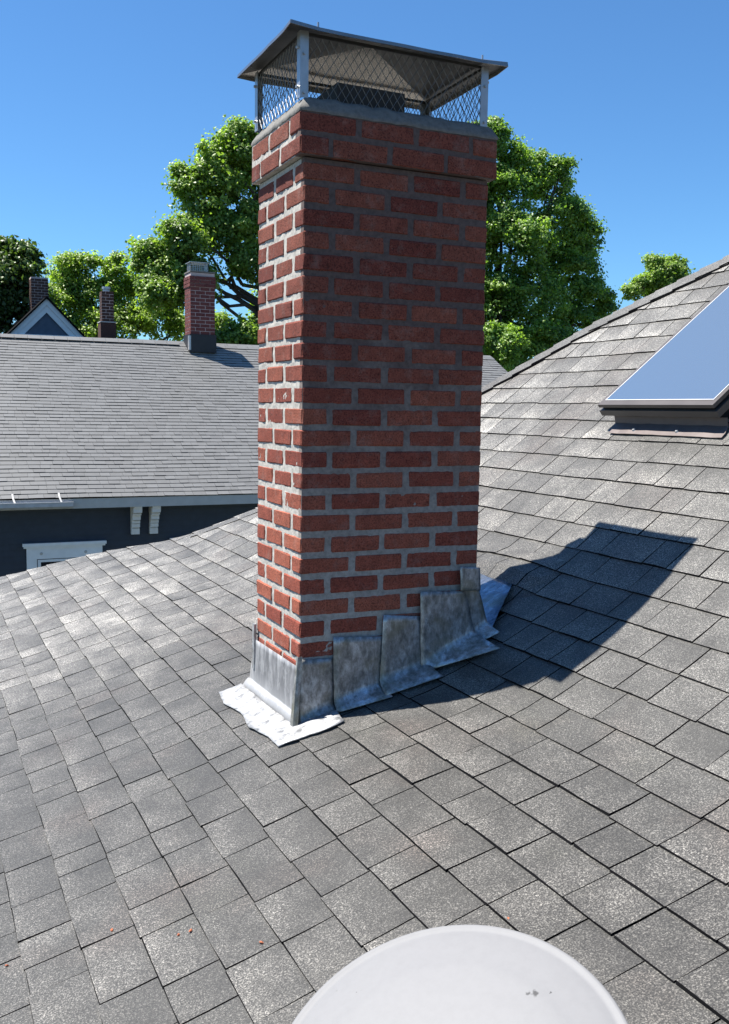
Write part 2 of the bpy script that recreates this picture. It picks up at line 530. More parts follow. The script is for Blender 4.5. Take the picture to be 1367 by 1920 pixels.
# laminated backing strips that peep out below some tabs
scored = []
for t in tabs:
    c3 = surf(t[0] + EXP / 2, (t[1] + t[2]) / 2, 0)
    px, py, dz = project(c3)
    inside = -60 < px < 1430 and 400 < py < 1990 and dz > 0.2
    hidden = (px > 560 and py > 1990)
    scored.append(((EXP * (t[2] - t[1]) / dz ** 2) if inside and not hidden else 0.0, t))
scored.sort(key=lambda a: -a[0])
rest = MB()
for n, (sc, t) in enumerate(scored):
    s0, y0, y1, th, tint = t
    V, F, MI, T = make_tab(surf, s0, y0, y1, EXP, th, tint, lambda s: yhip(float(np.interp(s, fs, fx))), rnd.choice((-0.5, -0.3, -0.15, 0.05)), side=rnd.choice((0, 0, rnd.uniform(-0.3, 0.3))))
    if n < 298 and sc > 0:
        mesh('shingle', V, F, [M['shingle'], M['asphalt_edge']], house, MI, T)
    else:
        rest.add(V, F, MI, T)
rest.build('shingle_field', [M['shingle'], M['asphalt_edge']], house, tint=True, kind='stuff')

# hip cap shingles
hp = []
for x in np.arange(0.66, 4.4, 0.002):
    hp.append((x, yhip(x), zr(x)))
hp = np.array(hp); hl = np.concatenate([[0], np.cumsum(np.linalg.norm(np.diff(hp, axis=0), axis=1))])


def hip_at(l):
    return np.array([np.interp(l, hl, hp[:, i]) for i in range(3)])


l = 0.0
while l < hl[-1] - 0.3:
    P0 = hip_at(l); P1 = hip_at(l + 0.185)
    V = []; T = []
    tint = rnd.uniform(1.45, 2.1)
    lf = min(1.0, max(0.12, (P0[0] - 1.0) / 0.8))
    for P, lift, dl in ((P0, 0.004 + 0.013 * lf, l), (P1, 0.003 + 0.004 * lf, l + 0.185)):
        d = hip_at(dl + 0.1) - hip_at(max(dl - 0.1, 0)); d[2] = 0; d /= np.linalg.norm(d)
        side = np.array((-d[1], d[0], 0.0))              # towards the far slope
        x = P[0]; sl_ = math.tan(np.interp(s_of(x), fs, fp))
        for q in (-0.105, -0.02, 0.02, 0.105):
            o = side * q
            if q < 0:
                z = zr(x + o[0])
            else:
                z = zr(x + abs(side[0]) * 0 - q * 0.72)
            V.append((P[0] + o[0], P[1] + o[1], z + lift + (0.012 if abs(q) > .05 else 0.009) * (0.3 + 0.7 * lf)))
            T.append(tint)
        for q, zoff in ((-0.105, 0), (0.105, 0)):
            o = side * q; z = zr(x + o[0]) if q < 0 else zr(x - q * 0.72)
            V.append((P[0] + o[0], P[1] + o[1], z + lift * 0.4 - 0.004)); T.append(tint)
    F = [(0, 1, 7, 6), (1, 2, 8, 7), (2, 3, 9, 8), (4, 0, 6, 10), (3, 5, 11, 9), (0, 4, 5, 3, 2, 1)]
    mesh('hip_cap', V, F, [M['shingle'], M['asphalt_edge']], house, [0, 0, 0, 1, 1, 1], T)
    l += 0.138

# ------------------------------------------------------------------ the big brick chimney
W, D, H = 0.7246, 0.4678, 0.0747
chim = empty('brick_chimney', (W / 2, D / 2, -2.1), 'tall red brick chimney with grey mortar and lead flashing standing on the grey hip roof', 'chimney')


def add_brick(x0, x1, y0, y1, z0, z1, mat, par, c=0.004, jit=0.0013):
    o = [rnd.uniform(-0.0018, 0.0018) for _ in range(2)]
    V, F = chamfer_box(x0 + o[0], x1 + o[0], y0 + o[1], y1 + o[1], z0, z1, c, jit)
    mesh('brick', V, F, mat, par)


def ring(x0, x1, y0, y1, z0, z1, par, mat, nx, ny, mj, flip, dep=None, c=0.004, jit=0.0013, jv=0.0015):
    """one course of bricks: nx full bricks (+ a header) along x, ny along y; flip alternates the corners"""
    Lx = (x1 - x0 - nx * mj) / (nx + 0.5); Ly = (y1 - y0 - ny * mj) / (ny + 0.5)
    hx, hy = Lx / 2, Ly / 2
    xs = []; ys = []
    def run(a, b, n, L, h, start_full):
        out = []; q = a
        seq = [L] * n + [h] if start_full else [h] + [L] * n
        for s in seq:
            out.append((q, q + s)); q += s + mj
        return out
    def z():
        d = rnd.uniform(-jv, jv); return z0 + d, z1 + d + rnd.uniform(-0.001, 0.001)
    f = not flip
    # near side (y0), far side (y1): stretchers along x without the header end
    r = run(x0, x1, nx, Lx, hx, f); rr_ = r[:-1] if f else r[1:]
    for a, b in rr_:
        add_brick(a, b, y0, y0 + hy, *z(), mat, par, c, jit)
    r = run(x0, x1, nx, Lx, hx, not f); rr_ = r[:-1] if not f else r[1:]
    for a, b in rr_:
        add_brick(a, b, y1 - hy, y1, *z(), mat, par, c, jit)
    r = run(y0, y1, ny, Ly, hy, not f); rr_ = r[:-1] if not f else r[1:]
    for a, b in rr_:
        add_brick(x0, x0 + hx, a, b, *z(), mat, par, c, jit)
    r = run(y0, y1, ny, Ly, hy, f); rr_ = r[:-1] if f else r[1:]
    for a, b in rr_:
        add_brick(x1 - hx, x1, a, b, *z(), mat, par, c, jit)


MJ = 0.0185
for cidx in range(0, 27):
    zt = -H * cidx - MJ / 2; zb = zt - (H - MJ)
    ring(0, W, 0, D, zb, zt, chim, M['brick'], 3, 2, 0.0225 if True else 0, cidx % 2 == 1)
OC = 0.022
for i in range(2):
    zb = 0.012 + i * 0.0735; ring(-OC, W + OC, -OC, D + OC, zb, zb + 0.060, chim, M['brick'], 3, 2, 0.017, i == 0)


def mortar_block(x0, x1, y0, y1, z0, z1, step, par, mat, amp=0.0019, base=0.0032, name='mortar'):
    mb = MB()
    def face(org, du, dv, nrm, nu, nv):
        V = []; F = []
        for j in range(nv + 1):
            for i in range(nu + 1):
                P = org + du * (i / nu) + dv * (j / nv)
                if i in (0, nu):
                    d = 0.0
                else:
                    d = amp * (mnoise.noise(Vector(P) * 31.0) + 0.8 * mnoise.noise(Vector(P) * 83.0 + Vector((7, 3, 1))))
                V.append(P + nrm * d)
        for j in range(nv):
            for i in range(nu):
                a = j * (nu + 1) + i; F.append((a, a + 1, a + nu + 2, a + nu + 1))
        mb.add(V, F)
    b_ = base
    X0, X1, Y0, Y1 = x0 + b_, x1 - b_, y0 + b_, y1 - b_
    A = np.array
    nz = int((z1 - z0) / step); nx = int((X1 - X0) / step); ny = int((Y1 - Y0) / step)
    face(A((X0, Y0, z0)), A((X1 - X0, 0, 0)), A((0, 0, z1 - z0)), A((0, -1, 0)), nx, nz)
    face(A((X0, Y1, z0)), A((0, Y0 - Y1, 0)), A((0, 0, z1 - z0)), A((-1, 0, 0)), ny, nz)
    face(A((X1, Y0, z0)), A((0, Y1 - Y0, 0)), A((0, 0, z1 - z0)), A((1, 0, 0)), ny // 3, nz // 3)
    face(A((X1, Y1, z0)), A((X0 - X1, 0, 0)), A((0, 0, z1 - z0)), A((0, 1, 0)), nx // 3, nz // 3)
    mb.add([(X0, Y0, z0), (X1, Y0, z0), (X1, Y1, z0), (X0, Y1, z0)], [(3, 2, 1, 0)])
    mb.add([(X0, Y0, z1), (X1, Y0, z1), (X1, Y1, z1), (X0, Y1, z1)], [(0, 1, 2, 3)])
    return mb.build(name, mat, par, smooth=True)


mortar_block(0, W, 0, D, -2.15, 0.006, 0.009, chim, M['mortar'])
mortar_block(-OC, W + OC, -OC, D + OC, 0.0105, 0.152, 0.009, chim, M['mortar'])
# cement wash: skirt, slope, flat top, subdivided and roughened
mb = MB(); prof = [(OC - 0.001, 0.1485), (OC + 0.001, 0.156), (OC - 0.004, 0.166), (0.006, 0.190), (-0.010, 0.204), (-0.045, 0.208)]
NS = 26
loops = []
for o, z in prof:
    L_ = []
    cs = [(-o, -o), (W + o, -o), (W + o, D + o), (-o, D + o)]
    for e in range(4):
        a = np.array(cs[e]); b2 = np.array(cs[(e + 1) % 4])
        for i in range(NS):
            q = a + (b2 - a) * i / NS
            n1 = mnoise.noise((q[0] * 22, q[1] * 22, z * 30))
            n2 = mnoise.noise((q[0] * 60, q[1] * 60, z * 60 + 5))
            cen = np.array((W / 2, D / 2)); dr = (q - cen); dr /= np.linalg.norm(dr)
            q = q + dr * 0.003 * n1
            L_.append((q[0], q[1], z + 0.005 * n1 * (0.3 if z < .16 else 1) + 0.003 * n2))
    loops.append(L_)
for L_ in loops:
    mb.V += L_; mb.T += [1.0] * len(L_)
n = 4 * NS
for i in range(len(loops) - 1):
    for j in range(n):
        mb.F.append((i * n + j, i * n + (j + 1) % n, (i + 1) * n + (j + 1) % n, (i + 1) * n + j)); mb.MI.append(0)
mb.F.append(tuple((len(loops) - 1) * n + j for j in range(n))); mb.MI.append(0)
mb.build('cement_wash', M['cement'], chim, smooth=True)
# clay flue liner poking out of the wash
mb = MB()
for x0, x1, y0, y1 in ((0.14, 0.40, 0.05, 0.075), (0.14, 0.40, 0.285, 0.31), (0.14, 0.165, 0.075, 0.285), (0.375, 0.40, 0.075, 0.285)):
    mb.box(x0, x1, y0, y1, 0.19, 0.280)
mb.build('flue_liner', M['black_iron'], chim)


def sheet(name, top, bot, mat, par, nu=8, nv=12, face=None, wob=0.003, label=None, knee=0.93):
    """a lead sheet from a top edge (two points) to a bottom edge (two points), draped through a knee"""
    t0, t1 = (np.array(q, float) for q in top); b0, b1 = (np.array(q, float) for q in bot)
    V = []; F = []
    for j in range(nv + 1):
        v = j / nv
        for i in range(nu + 1):
            u = i / nu
            P0 = t0 + (t1 - t0) * u; P2 = b0 + (b1 - b0) * u
            P1 = P0 + (P2 - P0) * knee
            if face == 'y':
                P1[1] = P0[1] - 0.006
            elif face == 'x':
                P1[0] = P0[0] - 0.006
            if face:
                K = P0 + (P2 - P0) * 0.83
                K['xy'.index(face)] = P0['xy'.index(face)] - 0.004
                if v < 0.72:
                    P = P0 + (K - P0) * (v / 0.72)
                else:
                    q = (v - 0.72) / 0.28
                    P = K * (1 - q) ** 2 + P1 * 2 * q * (1 - q) + P2 * q * q
            else:
                P = P0 * (1 - v) ** 2 + P1 * 2 * v * (1 - v) + P2 * v * v
            nn = mnoise.noise(Vector(P) * 14 + Vector((par.location.x, len(name), 0))) + 0.5 * mnoise.noise(Vector(P) * 40)
            P = P + np.array((0.3, -0.7, 0.5)) * wob * nn * min(1, 3 * v + 0.15)
            V.append(P)
    for j in range(nv):
        for i in range(nu):
            a = j * (nu + 1) + i; F.append((a, a + 1, a + nu + 2, a + nu + 1))
    o = mesh(name, V, F, mat, par, smooth=True, label=label)
    md = o.modifiers.new('thickness', 'SOLIDIFY'); md.thickness = 0.003; md.offset = 0
    return o


def rf(x, y, h=0.012):
    return (x, y, zr(x) + h)


FL = M['lead']
sheet('step_flashing', ((-0.004, -0.006, -1.712), (0.132, -0.006, -1.718)), (rf(-0.01, -0.028), rf(0.13, -0.05)), FL, chim, face='y')
sheet('step_flashing', ((0.124, -0.011, -1.640), (0.332, -0.011, -1.655)), (rf(0.128, -0.048, .014), rf(0.320, -0.100, .014)), FL, chim, face='y')
sheet('step_flashing', ((0.320, -0.016, -1.574), (0.472, -0.016, -1.590)), (rf(0.305, -0.08, .018), rf(0.508, -0.130, .018)), FL, chim, face='y')
sheet('step_flashing', ((0.650, -0.010, -1.495), (0.722, -0.010, -1.495)), (rf(0.700, -0.06, .02), rf(0.772, -0.095, .025)), FL, chim, face='y')
sheet('step_flashing', ((0.466, -0.022, -1.497), (0.658, -0.022, -1.507)), (rf(0.474, -0.03, .022), rf(0.712, -0.190, .022)), FL, chim, nu=12, nv=16, face='y', wob=0.004)
sheet('step_flashing', ((0.632, -0.024, -1.412), (0.720, -0.024, -1.420)), ((0.636, -0.026, -1.503), (0.722, -0.026, -1.507)), FL, chim, face='y', wob=0.001)
# pan behind the chimney, bright side up
sheet('back_pan', (rf(1.02, 0.62, .030), rf(0.985, 0.150, .030)), (rf(0.735, 0.62, .02), rf(0.745, -0.060, .026)), M['blue_lead'], chim, nu=10, nv=10, wob=0.006, knee=0.5)
# apron on the downslope face: upright sheet, then the white skirt on the shingles
sheet('apron', ((-0.008, 0.462, -1.742), (-0.008, -0.004, -1.738)), (rf(-0.044, 0.535, .012), rf(-0.034, -0.020, .014)), M['streak_lead'], chim, nu=16, nv=12, face='x', wob=0.004, knee=0.7)
mb = []
outer = [(-0.120, 0.590), (-0.140, 0.45), (-0.122, 0.30), (-0.138, 0.14), (-0.116, 0.0), (-0.118, -0.108), (-0.03, -0.128), (0.06, -0.140), (0.118, -0.132)]
inner = [(-0.040, 0.545), (-0.040, 0.42), (-0.038, 0.30), (-0.036, 0.15), (-0.030, 0.02), (-0.020, -0.022), (0.02, -0.034), (0.06, -0.040), (0.122, -0.050)]
V = []; F = []
NVs = 5; NI = 4
def interp(L_, u):
    k = min(int(u), len(L_) - 2); f_ = u - k
    return (L_[k][0] + (L_[k + 1][0] - L_[k][0]) * f_, L_[k][1] + (L_[k + 1][1] - L_[k][1]) * f_)
NU = (len(outer) - 1) * NI
for i in range(NU + 1):
    a = interp(outer, i / NI); b2 = interp(inner, i / NI)
    for j in range(NVs + 1):
        v = j / NVs; x = a[0] + (b2[0] - a[0]) * v; y = a[1] + (b2[1] - a[1]) * v
        n1 = mnoise.noise((x * 22, y * 22, 3))
        e = 0.006 * mnoise.noise((x * 40, y * 40, 9)) * (1 - v)
        V.append((x + e, y + e, zr(x) + 0.014 + 0.006 * n1 + 0.012 * v * v))
for i in range(NU):
    for j in range(NVs):
        q = i * (NVs + 1) + j; F.append((q, q + 1, q + NVs + 2, q + NVs + 1))
o = mesh('apron_skirt', V, F, M['white_lead'], chim, smooth=True, label='white lead skirt bent out over the shingles')
md = o.modifiers.new('thickness', 'SOLIDIFY'); md.thickness = 0.003; md.offset = 0
# folded corner ears of the apron
mb = MB(); mb.box(-0.016, -0.006, 0.455, 0.475, -1.86, -1.68); mb.build('apron_ear', M['lead'], chim)
mb = MB(); mb.add([(-0.012, -0.012, -1.70), (0.006, -0.012, -1.70), (-0.036, -0.030, -1.945), (-0.018, -0.034, -1.945), (-0.012, 0.0, -1.70), (-0.040, -0.012, -1.95)],
                  [(0, 2, 3, 1), (4, 5, 2, 0)]); o = mb.build('apron_ear', M['lead'], chim)
md = o.modifiers.new('thickness', 'SOLIDIFY'); md.thickness = 0.003

# ------------------------------------------------------------------ chimney cap: posts, mesh, pitched lid
DX = -0.012
capo = empty('chimney_cap', (W / 2 + DX, D / 2, 0.2), 'metal chimney cap with diamond mesh sides and a pitched lid on the red brick chimney', 'chimney cap')
CX0, CX1, CY0, CY1 = 0.0 + DX - 0.004, W + DX, 0.0, D - 0.002
ZB, ZT = 0.196, 0.408
for cx_, cy_, sx, sy in ((CX0, CY0, 1, 1), (CX1, CY0, -1, 1), (CX1, CY1, -1, -1), (CX0, CY1, 1, -1)):
    mb = MB(); wdt = 0.030; tk = 0.003
    xa, xb = sorted((cx_, cx_ + sx * wdt)); ya, yb = sorted((cy_, cy_ + sy * tk)); mb.box(xa, xb, ya, yb, ZB, ZT)
    xa, xb = sorted((cx_, cx_ + sx * tk)); ya, yb = sorted((cy_ + sy * tk, cy_ + sy * wdt)); mb.box(xa, xb, ya, yb, ZB, ZT)
    po = mb.build('post', M['galv'], capo)
    mb = MB()
    for z in (ZB + 0.035, ZB + 0.16):
        mb.bar((cx_ - sx * 0.009, cy_ + sy * 0.014, z), (cx_ + sx * 0.004, cy_ + sy * 0.014, z), 0.005, 6)
        mb.bar((cx_ + sx * 0.014, cy_ - sy * 0.008, z - .02), (cx_ + sx * 0.014, cy_ + sy * 0.004, z - .02), 0.005, 6)
    mb.build('bolt', M['galv'], po)


def diamond_panel(org, du, width):
    mb = MB(); org = Vector(org); du = Vector(du); nrm = du.cross(Vector((0, 0, 1)))
    pw = 0.0300; ph = 0.0440; nx = int(width / pw); pw = width / nx; z0 = ZB - 0.002; z1 = ZT - 0.003
    nr = int((z1 - z0) / (ph / 2))
    for i in range(nx + 1):
        for j in range(nr):
            for sg in (-1, 1):
                u0 = i * pw + (sg * pw / 2 * (0.46 if j % 2 == 0 else 0.04) if False else (0 if j % 2 == 0 else sg * pw / 2))
                u1 = i * pw + (sg * pw / 2 if j % 2 == 0 else 0)
                if min(u0, u1) < -1e-6 or max(u0, u1) > width + 1e-6:
                    continue
                za = z0 + j * ph / 2; zb = za + ph / 2
                # strands leave the knuckle nearly upright, then cross over
                um = (u0 + u1) / 2
                k = 0.30
                pts = [(u0 + (u1 - u0) * 0.06, za), (u0 + (u1 - u0) * k, za + (zb - za) * 0.28), (u1 - (u1 - u0) * k, zb - (zb - za) * 0.28), (u1 - (u1 - u0) * 0.06, zb)]
                for (ua, a), (ub, b_) in zip(pts, pts[1:]):
                    A = org + du * ua + Vector((0, 0, a)); B = org + du * ub + Vector((0, 0, b_))
                    mb.bar(A, B, 0.0014, 3)
    return mb.build('mesh_panel', M['wire'], capo)


diamond_panel((CX0 + .004, CY0 + 0.006, 0), (1, 0, 0), CX1 - CX0 - .008)
diamond_panel((CX0 + .004, CY1 - 0.006, 0), (1, 0, 0), CX1 - CX0 - .008)
diamond_panel((CX0 + 0.006, CY0 + .004, 0), (0, 1, 0), CY1 - CY0 - .008)
diamond_panel((CX1 - 0.006, CY0 + .004, 0), (0, 1, 0), CY1 - CY0 - .008)
mb = MB()
for a_, b_ in (((CX0 + .01, CY0 + .012), (CX1 - .01, CY0 + .012)), ((CX0 + .01, CY1 - .012), (CX1 - .01, CY1 - .012)), ((CX0 + .012, CY0 + .01), (CX0 + .012, CY1 - .01)), ((CX1 - .012, CY0 + .01), (CX1 - .012, CY1 - .01))):
    mb.box(min(a_[0], b_[0]) - .004, max(a_[0], b_[0]) + .004, min(a_[1], b_[1]) - .004, max(a_[1], b_[1]) + .004, ZT - 0.010, ZT - 0.001)
mb.build('top_rail', plain('dark_rail', (0.045, 0.045, 0.045), 0.5, 0.5), capo)
# lid: shallow pyramid with a turned-down edge
OL = 0.050; LZ = 0.409; LX0, LX1, LY0, LY1 = DX - OL - 0.006, W + OL + DX, -OL + 0.004, D + OL - 0.004
ap = (W / 2 + DX, D / 2, LZ + 0.085); sk = 0.014
mb = MB()
cs = [(LX0, LY0), (LX1, LY0), (LX1, LY1), (LX0, LY1)]
V = []
N_ = 8
ring_pts = []
for e in range(4):
    a = np.array(cs[e]); b2 = np.array(cs[(e + 1) % 4])
    for i in range(N_):
        q = a + (b2 - a) * i / N_
        z = LZ - 0.001 * math.sin(math.pi * i / N_) + 0.002 * mnoise.noise((q[0] * 9, q[1] * 9, 2)) + (0.007 if i == 0 and e in (0, 1) else 0)
        ring_pts.append((q[0], q[1], z))
n = len(ring_pts)
V = ring_pts + [(x + 0.002 * (1 if x > W / 2 else -1), y + 0.002 * (1 if y > D / 2 else -1), z - (0.012, 0.016, 0.016, 0.012)[k_ // N_]) for k_, (x, y, z) in enumerate(ring_pts)] + [ap]
F = []
for i in range(n):
    F.append((i, (i + 1) % n, 2 * n)); F.append((n + i, n + (i + 1) % n, (i + 1) % n, i))
M['shade_steel'] = plain('shaded_lid_steel', (0.10, 0.10, 0.10), 0.4, 0.6, 0.25, 20)  # darker steel copy putting shade into the near, left and right lid panels
o = mesh('lid', V, F, [M['steel'], M['shade_steel']], capo, [0 if (k_ % 2 or k_ // 2 // N_ == 2) else 1 for k_ in range(len(F))])
md = o.modifiers.new('thickness', 'SOLIDIFY'); md.thickness = 0.002; md.offset = -1
mb = MB()
for x, y in ((LX0 + 0.10, LY0 + .01), (LX1 - 0.10, LY0 + .01), (LX0 + .02, LY1 - 0.1), (LX1 - .02, LY1 - 0.1)):
    mb.bar((x, y, LZ), (x, y, LZ + 0.018), 0.0035, 6)
mb.build('screw', M['galv'], o)

# ------------------------------------------------------------------ skylight
SA = R(38.0); SO = Vector((1.885, 0.0, zr(1.885))); ST = Vector((math.cos(SA), 0, math.sin(SA))); SN = Vector((-math.sin(SA), 0, math.cos(SA)))


def sp(u, y, n_):
    return tuple(SO + ST * u + Vector((0, y - 0.070, 0)) + SN * n_)


sky_o = empty('skylight', sp(0.6, 0.36, 0), 'dark framed roof skylight with blue reflecting glass on the steep grey shingle slope', 'skylight')
mb = MB(); mb.box(0.018, 1.17, 0.035, 0.70, -0.03, 0.088, f=sp); mb.build('curb', M['curb'], sky_o)
mb = MB()
for (u0, u1, y0, y1) in ((-0.008, 0.05, -0.005, 0.738), (1.16, 1.215, -0.005, 0.738), (0.05, 1.16, -0.005, 0.042), (0.05, 1.16, 0.692, 0.738)):
    mb.box(u0, u1, y0, y1, 0.118, 0.135, f=sp)
fr = mb.build('frame', M['brown_metal'], sky_o)
mb = MB(); mb.box(0.004, 1.205, 0.006, 0.727, 0.104, 0.1175, f=sp); mb.build('gasket', M['curb'], sky_o)
mb = MB()
for (u0, u1, y0, y1) in ((-0.012, 0.02, -0.012, 0.745), (1.19, 1.222, -0.012, 0.745), (0.02, 1.19, -0.012, 0.022), (0.02, 1.19, 0.711, 0.745)):
    mb.box(u0, u1, y0, y1, 0.072, 0.1035, f=sp)
mb.build('lower_frame', plain('brown_metal_lower', (0.075, 0.07, 0.068), 0.45, 0.3), sky_o)
mb = MB()
for (u0, u1, y0, y1) in ((0.026, 0.030, 0.016, 0.714), (1.175, 1.179, 0.016, 0.714), (0.030, 1.175, 0.016, 0.020), (0.030, 1.175, 0.710, 0.714)):
    mb.box(u0, u1, y0, y1, 0.1352, 0.1375, f=sp)
mb.build('glazing_bead', M['bead'], sky_o)
mb = MB(); mb.box(0.030, 1.175, 0.020, 0.710, 0.1353, 0.1366, f=sp); mb.build('glass', M['skyglass'], sky_o)
V = []; F = []
for i in range(13):
    y = -0.02 + 0.715 * i / 12
    for u, hh in ((-0.072, 0.012), (-0.045, 0.014), (0.0, 0.018), (0.017, 0.05)):
        V.append(sp(u + 0.004 * mnoise.noise((y * 12, u * 9, 1)), y - 0.02 * (u < -0.04), hh + 0.003 * mnoise.noise((y * 15, u * 15, 4))))
for i in range(12):
    for j in range(3):
        q = i * 4 + j; F.append((q, q + 1, q + 5, q + 4)[::-1])
fl = mesh('flange', V, F, M['brown_flange'], sky_o)
md = fl.modifiers.new('thickness', 'SOLIDIFY'); md.thickness = 0.003
for y in (0.24, 0.52):
    mb = MB(); mb.bar(sp(-0.045, y, 0.015), sp(-0.045, y, 0.023), 0.011, 8, 0.007); mb.build('nail_head', M['galv'], fl)

# ------------------------------------------------------------------ white domed vent cap at the bottom
DC = Vector((-0.526, -1.951, -1.836)); DN = Vector((-0.42, -0.197, 1)).normalized()
du = DN.orthogonal().normalized(); dv = DN.cross(du)
vent = empty('vent_cap', (DC.x, DC.y, zr(DC.x)), 'round white weathered vent cap with a raised ring at the bottom of the picture', 'vent cap')
m, nt, b = nodes('white_vent'); p = pos(nt)
f = ntex(nt, p, 7, 4); f2 = ntex(nt, p, 60, 3, 0.7)
c = mix(nt, f, (0.160, 0.161, 0.169), (0.170, 0.171, 0.178))
c = mix(nt, 1.0, c, ramp(nt, f2, (0.25, 0.96), (0.6, 1.01)), 'MULTIPLY')
vor = nd(nt, 'ShaderNodeTexVoronoi', {'Vector': p, 'Scale': 13.0, 'Randomness': 1.0}).outputs['Distance']
c = mix(nt, math_(nt, 'MULTIPLY', ramp(nt, vor, (0.028, 1.0), (0.05, 0.0)), 0.75), c, (0.12, 0.12, 0.12))
def on_cap(px, py):
    d = FW + RT * (px - 683.5) / FPX - UP * (py - 960) / FPX
    o_ = DC + DN * 0.018
    return tuple(Vector(CAM) + Vector(d) * ((o_ - Vector(CAM)).dot(DN) / Vector(d).dot(DN)))
wp = nd(nt, 'ShaderNodeMixRGB', {0: 0.010, 1: p, 2: nd(nt, 'ShaderNodeTexNoise', {'Vector': p, 'Scale': 160.0, 'Detail': 3.0}).outputs['Color']}).outputs[0]
for sx_, sy_, rr_ in ((991, 1866, .0052), (1003, 1865, .0062), (1032, 1861, .0020), (1043, 1859, .0018), (1122, 1868, .0035), (676, 1856, .0022), (668, 1859, .0016), (873, 1907, .0014)):
    q_ = Vector(on_cap(sx_, sy_)) * 0.99 + Vector((0.5, 0.5, 0.5)) * 0.010
    dd = nd(nt, 'ShaderNodeVectorMath', {0: wp, 1: tuple(q_)}, operation='DISTANCE').outputs['Value']
    c = mix(nt, math_(nt, 'MULTIPLY', nd(nt, 'ShaderNodeMapRange', {'Value': dd, 'From Min': rr_ * 0.7, 'From Max': rr_ * 1.2, 'To Min': 1.0, 'To Max': 0.0}).outputs[0], 0.85), c, (0.03, 0.03, 0.032))
nt.links.new(c, b.inputs['Base Color']); b.inputs['Roughness'].default_value = 0.62; b.inputs['Specular IOR Level'].default_value = 0.3; M['vent'] = m
prof = [(0.0, 0.030), (0.05, 0.0298), (0.10, 0.0285), (0.15, 0.026), (0.190, 0.0220), (0.200, 0.0206), (0.207, 0.0190), (0.215, 0.0174), (0.23, 0.0145), (0.255, 0.010), (0.272, 0.005),
        (0.279, 0.0025), (0.2835, 0.0045), (0.2885, 0.0045), (0.2915, 0.0010), (0.2915, -0.012), (0.287, -0.014), (0.2855, -0.006), (0.20, 0.004), (0.0, 0.010)]
NA = 96
V = []; F = []
for r_, z_ in prof:
    for i in range(NA):
        t = 2 * math.pi * i / NA
        V.append(DC + du * r_ * math.cos(t) + dv * r_ * math.sin(t) + DN * z_)
for j in range(len(prof) - 1):
    for i in range(NA):
        F.append((j * NA + i, j * NA + (i + 1) % NA, (j + 1) * NA + (i + 1) % NA, (j + 1) * NA + i)[::-1])
mesh('cap', V, F, M['vent'], vent, smooth=True)
mb = MB(); mb.bar(DC + DN * 0.004, Vector((DC.x + 0.05, DC.y + .03, zr(DC.x + .05) - 0.02)), 0.10, 32); mb.build('neck', M['vent'], vent)
# ------------------------------------------------------------------ little fallen chips on the shingles


def chip(name, x, y, size, mat, label, group, cat='chip'):
    V, F = chamfer_box(-size, size, -size * .55, size * .55, 0, size * .7, size * .3, size * .22)
    a = rnd.uniform(0, 3.1); ca, sa = math.cos(a), math.sin(a)
    V = [(x + v[0] * ca - v[1] * sa, y + v[0] * sa + v[1] * ca, zr(x) + 0.0055 + v[2]) for v in V]
    o = mesh(name, V, F, mat); o['label'] = label; o['category'] = cat
    if group:
        o['group'] = group


gch = 'orange brick chips on the shingles'
chip('brick_chip', -0.779, -0.662, 0.0055, M['chip'], 'tiny orange brick chip on the shingles, second from the left edge', gch)
chip('brick_chip', -0.643, -0.824, 0.0045, M['chip'], 'tiny orange brick chip, lower left one of a close pair', gch)
chip('brick_chip', -0.615, -0.834, 0.0055, M['chip'], 'tiny orange brick chip, upper right one of a close pair', gch)
chip('brick_chip', -0.491, -1.020, 0.0052, M['chip'], 'tiny orange brick chip left of the white vent cap', gch)
chip('brick_chip', -0.040, -1.395, 0.0065, M['chip'], 'orange brick chip on the shingles touching the far rim of the white vent cap', gch)
chip('brick_chip', -1.034, -0.599, 0.0045, M['chip'], 'tiny orange brick chip at the lower left edge of the picture', gch)
chip('mortar_crumb', 0.377, 2.575, 0.010, M['white_chip'], 'white crumb on the bright far shingles left of the chimney', None, 'crumb')

# ------------------------------------------------------------------ neighbour house
NY, NZ, NP = 15.07, -2.5, R(28.5)
NXL, NXR = -8.0, 14.2
cn, sn_ = math.cos(NP), math.sin(NP)
SL = 6.83
RY, RZ = NY + SL * cn, NZ + SL * sn_
nb = empty('navy_house', (3.0, 21.0, -9.2), 'dark navy house with a wide pale grey shingle roof across the gap on the left', 'house')


def nsurf(s, x, h):
    sag = 0.02 * mnoise.noise((x * 0.35, s * 0.4, 3)) - 0.015 * math.exp(-s * 1.2)
    h = h + sag
    return (x, NY + s * cn - h * sn_, NZ + s * sn_ + h * cn)


far = MB(); ft = []
for k in range(0, 49):
    s0 = k * 0.142; x = NXL + rnd.uniform(0, .3); s0 += rnd.uniform(-0.004, .004)
    while x < NXR:
        wd = rnd.uniform(0.13, 0.30); x2 = min(x + wd, NXR)
        ft.append((s0, x, x2)); x = x2
dn = []
for s0, x0, x1 in ft:
    c3 = nsurf(s0 + .07, (x0 + x1) / 2, 0); px, py, dz = project(c3)
    vis = -20 < px < 482 and 600 < py
    dn.append(((x1 - x0) / dz ** 2 if vis else 0, s0, x0, x1))
dn.sort(reverse=True)
for n, (sc, s0, x0, x1) in enumerate(dn):
    tint = rnd.uniform(.88, 1.12)
    th = rnd.choice((0.011, 0.013, 0.017))
    V, F, MI, T = make_tab(nsurf, s0, x0, x1 - 0.003, 0.142, th, tint, cut=-0.003)
    F = [f_[::-1] for f_ in F]
    if n < 298 and sc > 0:
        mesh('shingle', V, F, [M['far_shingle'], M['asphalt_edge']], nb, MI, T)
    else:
        far.add(V, F, MI, T)
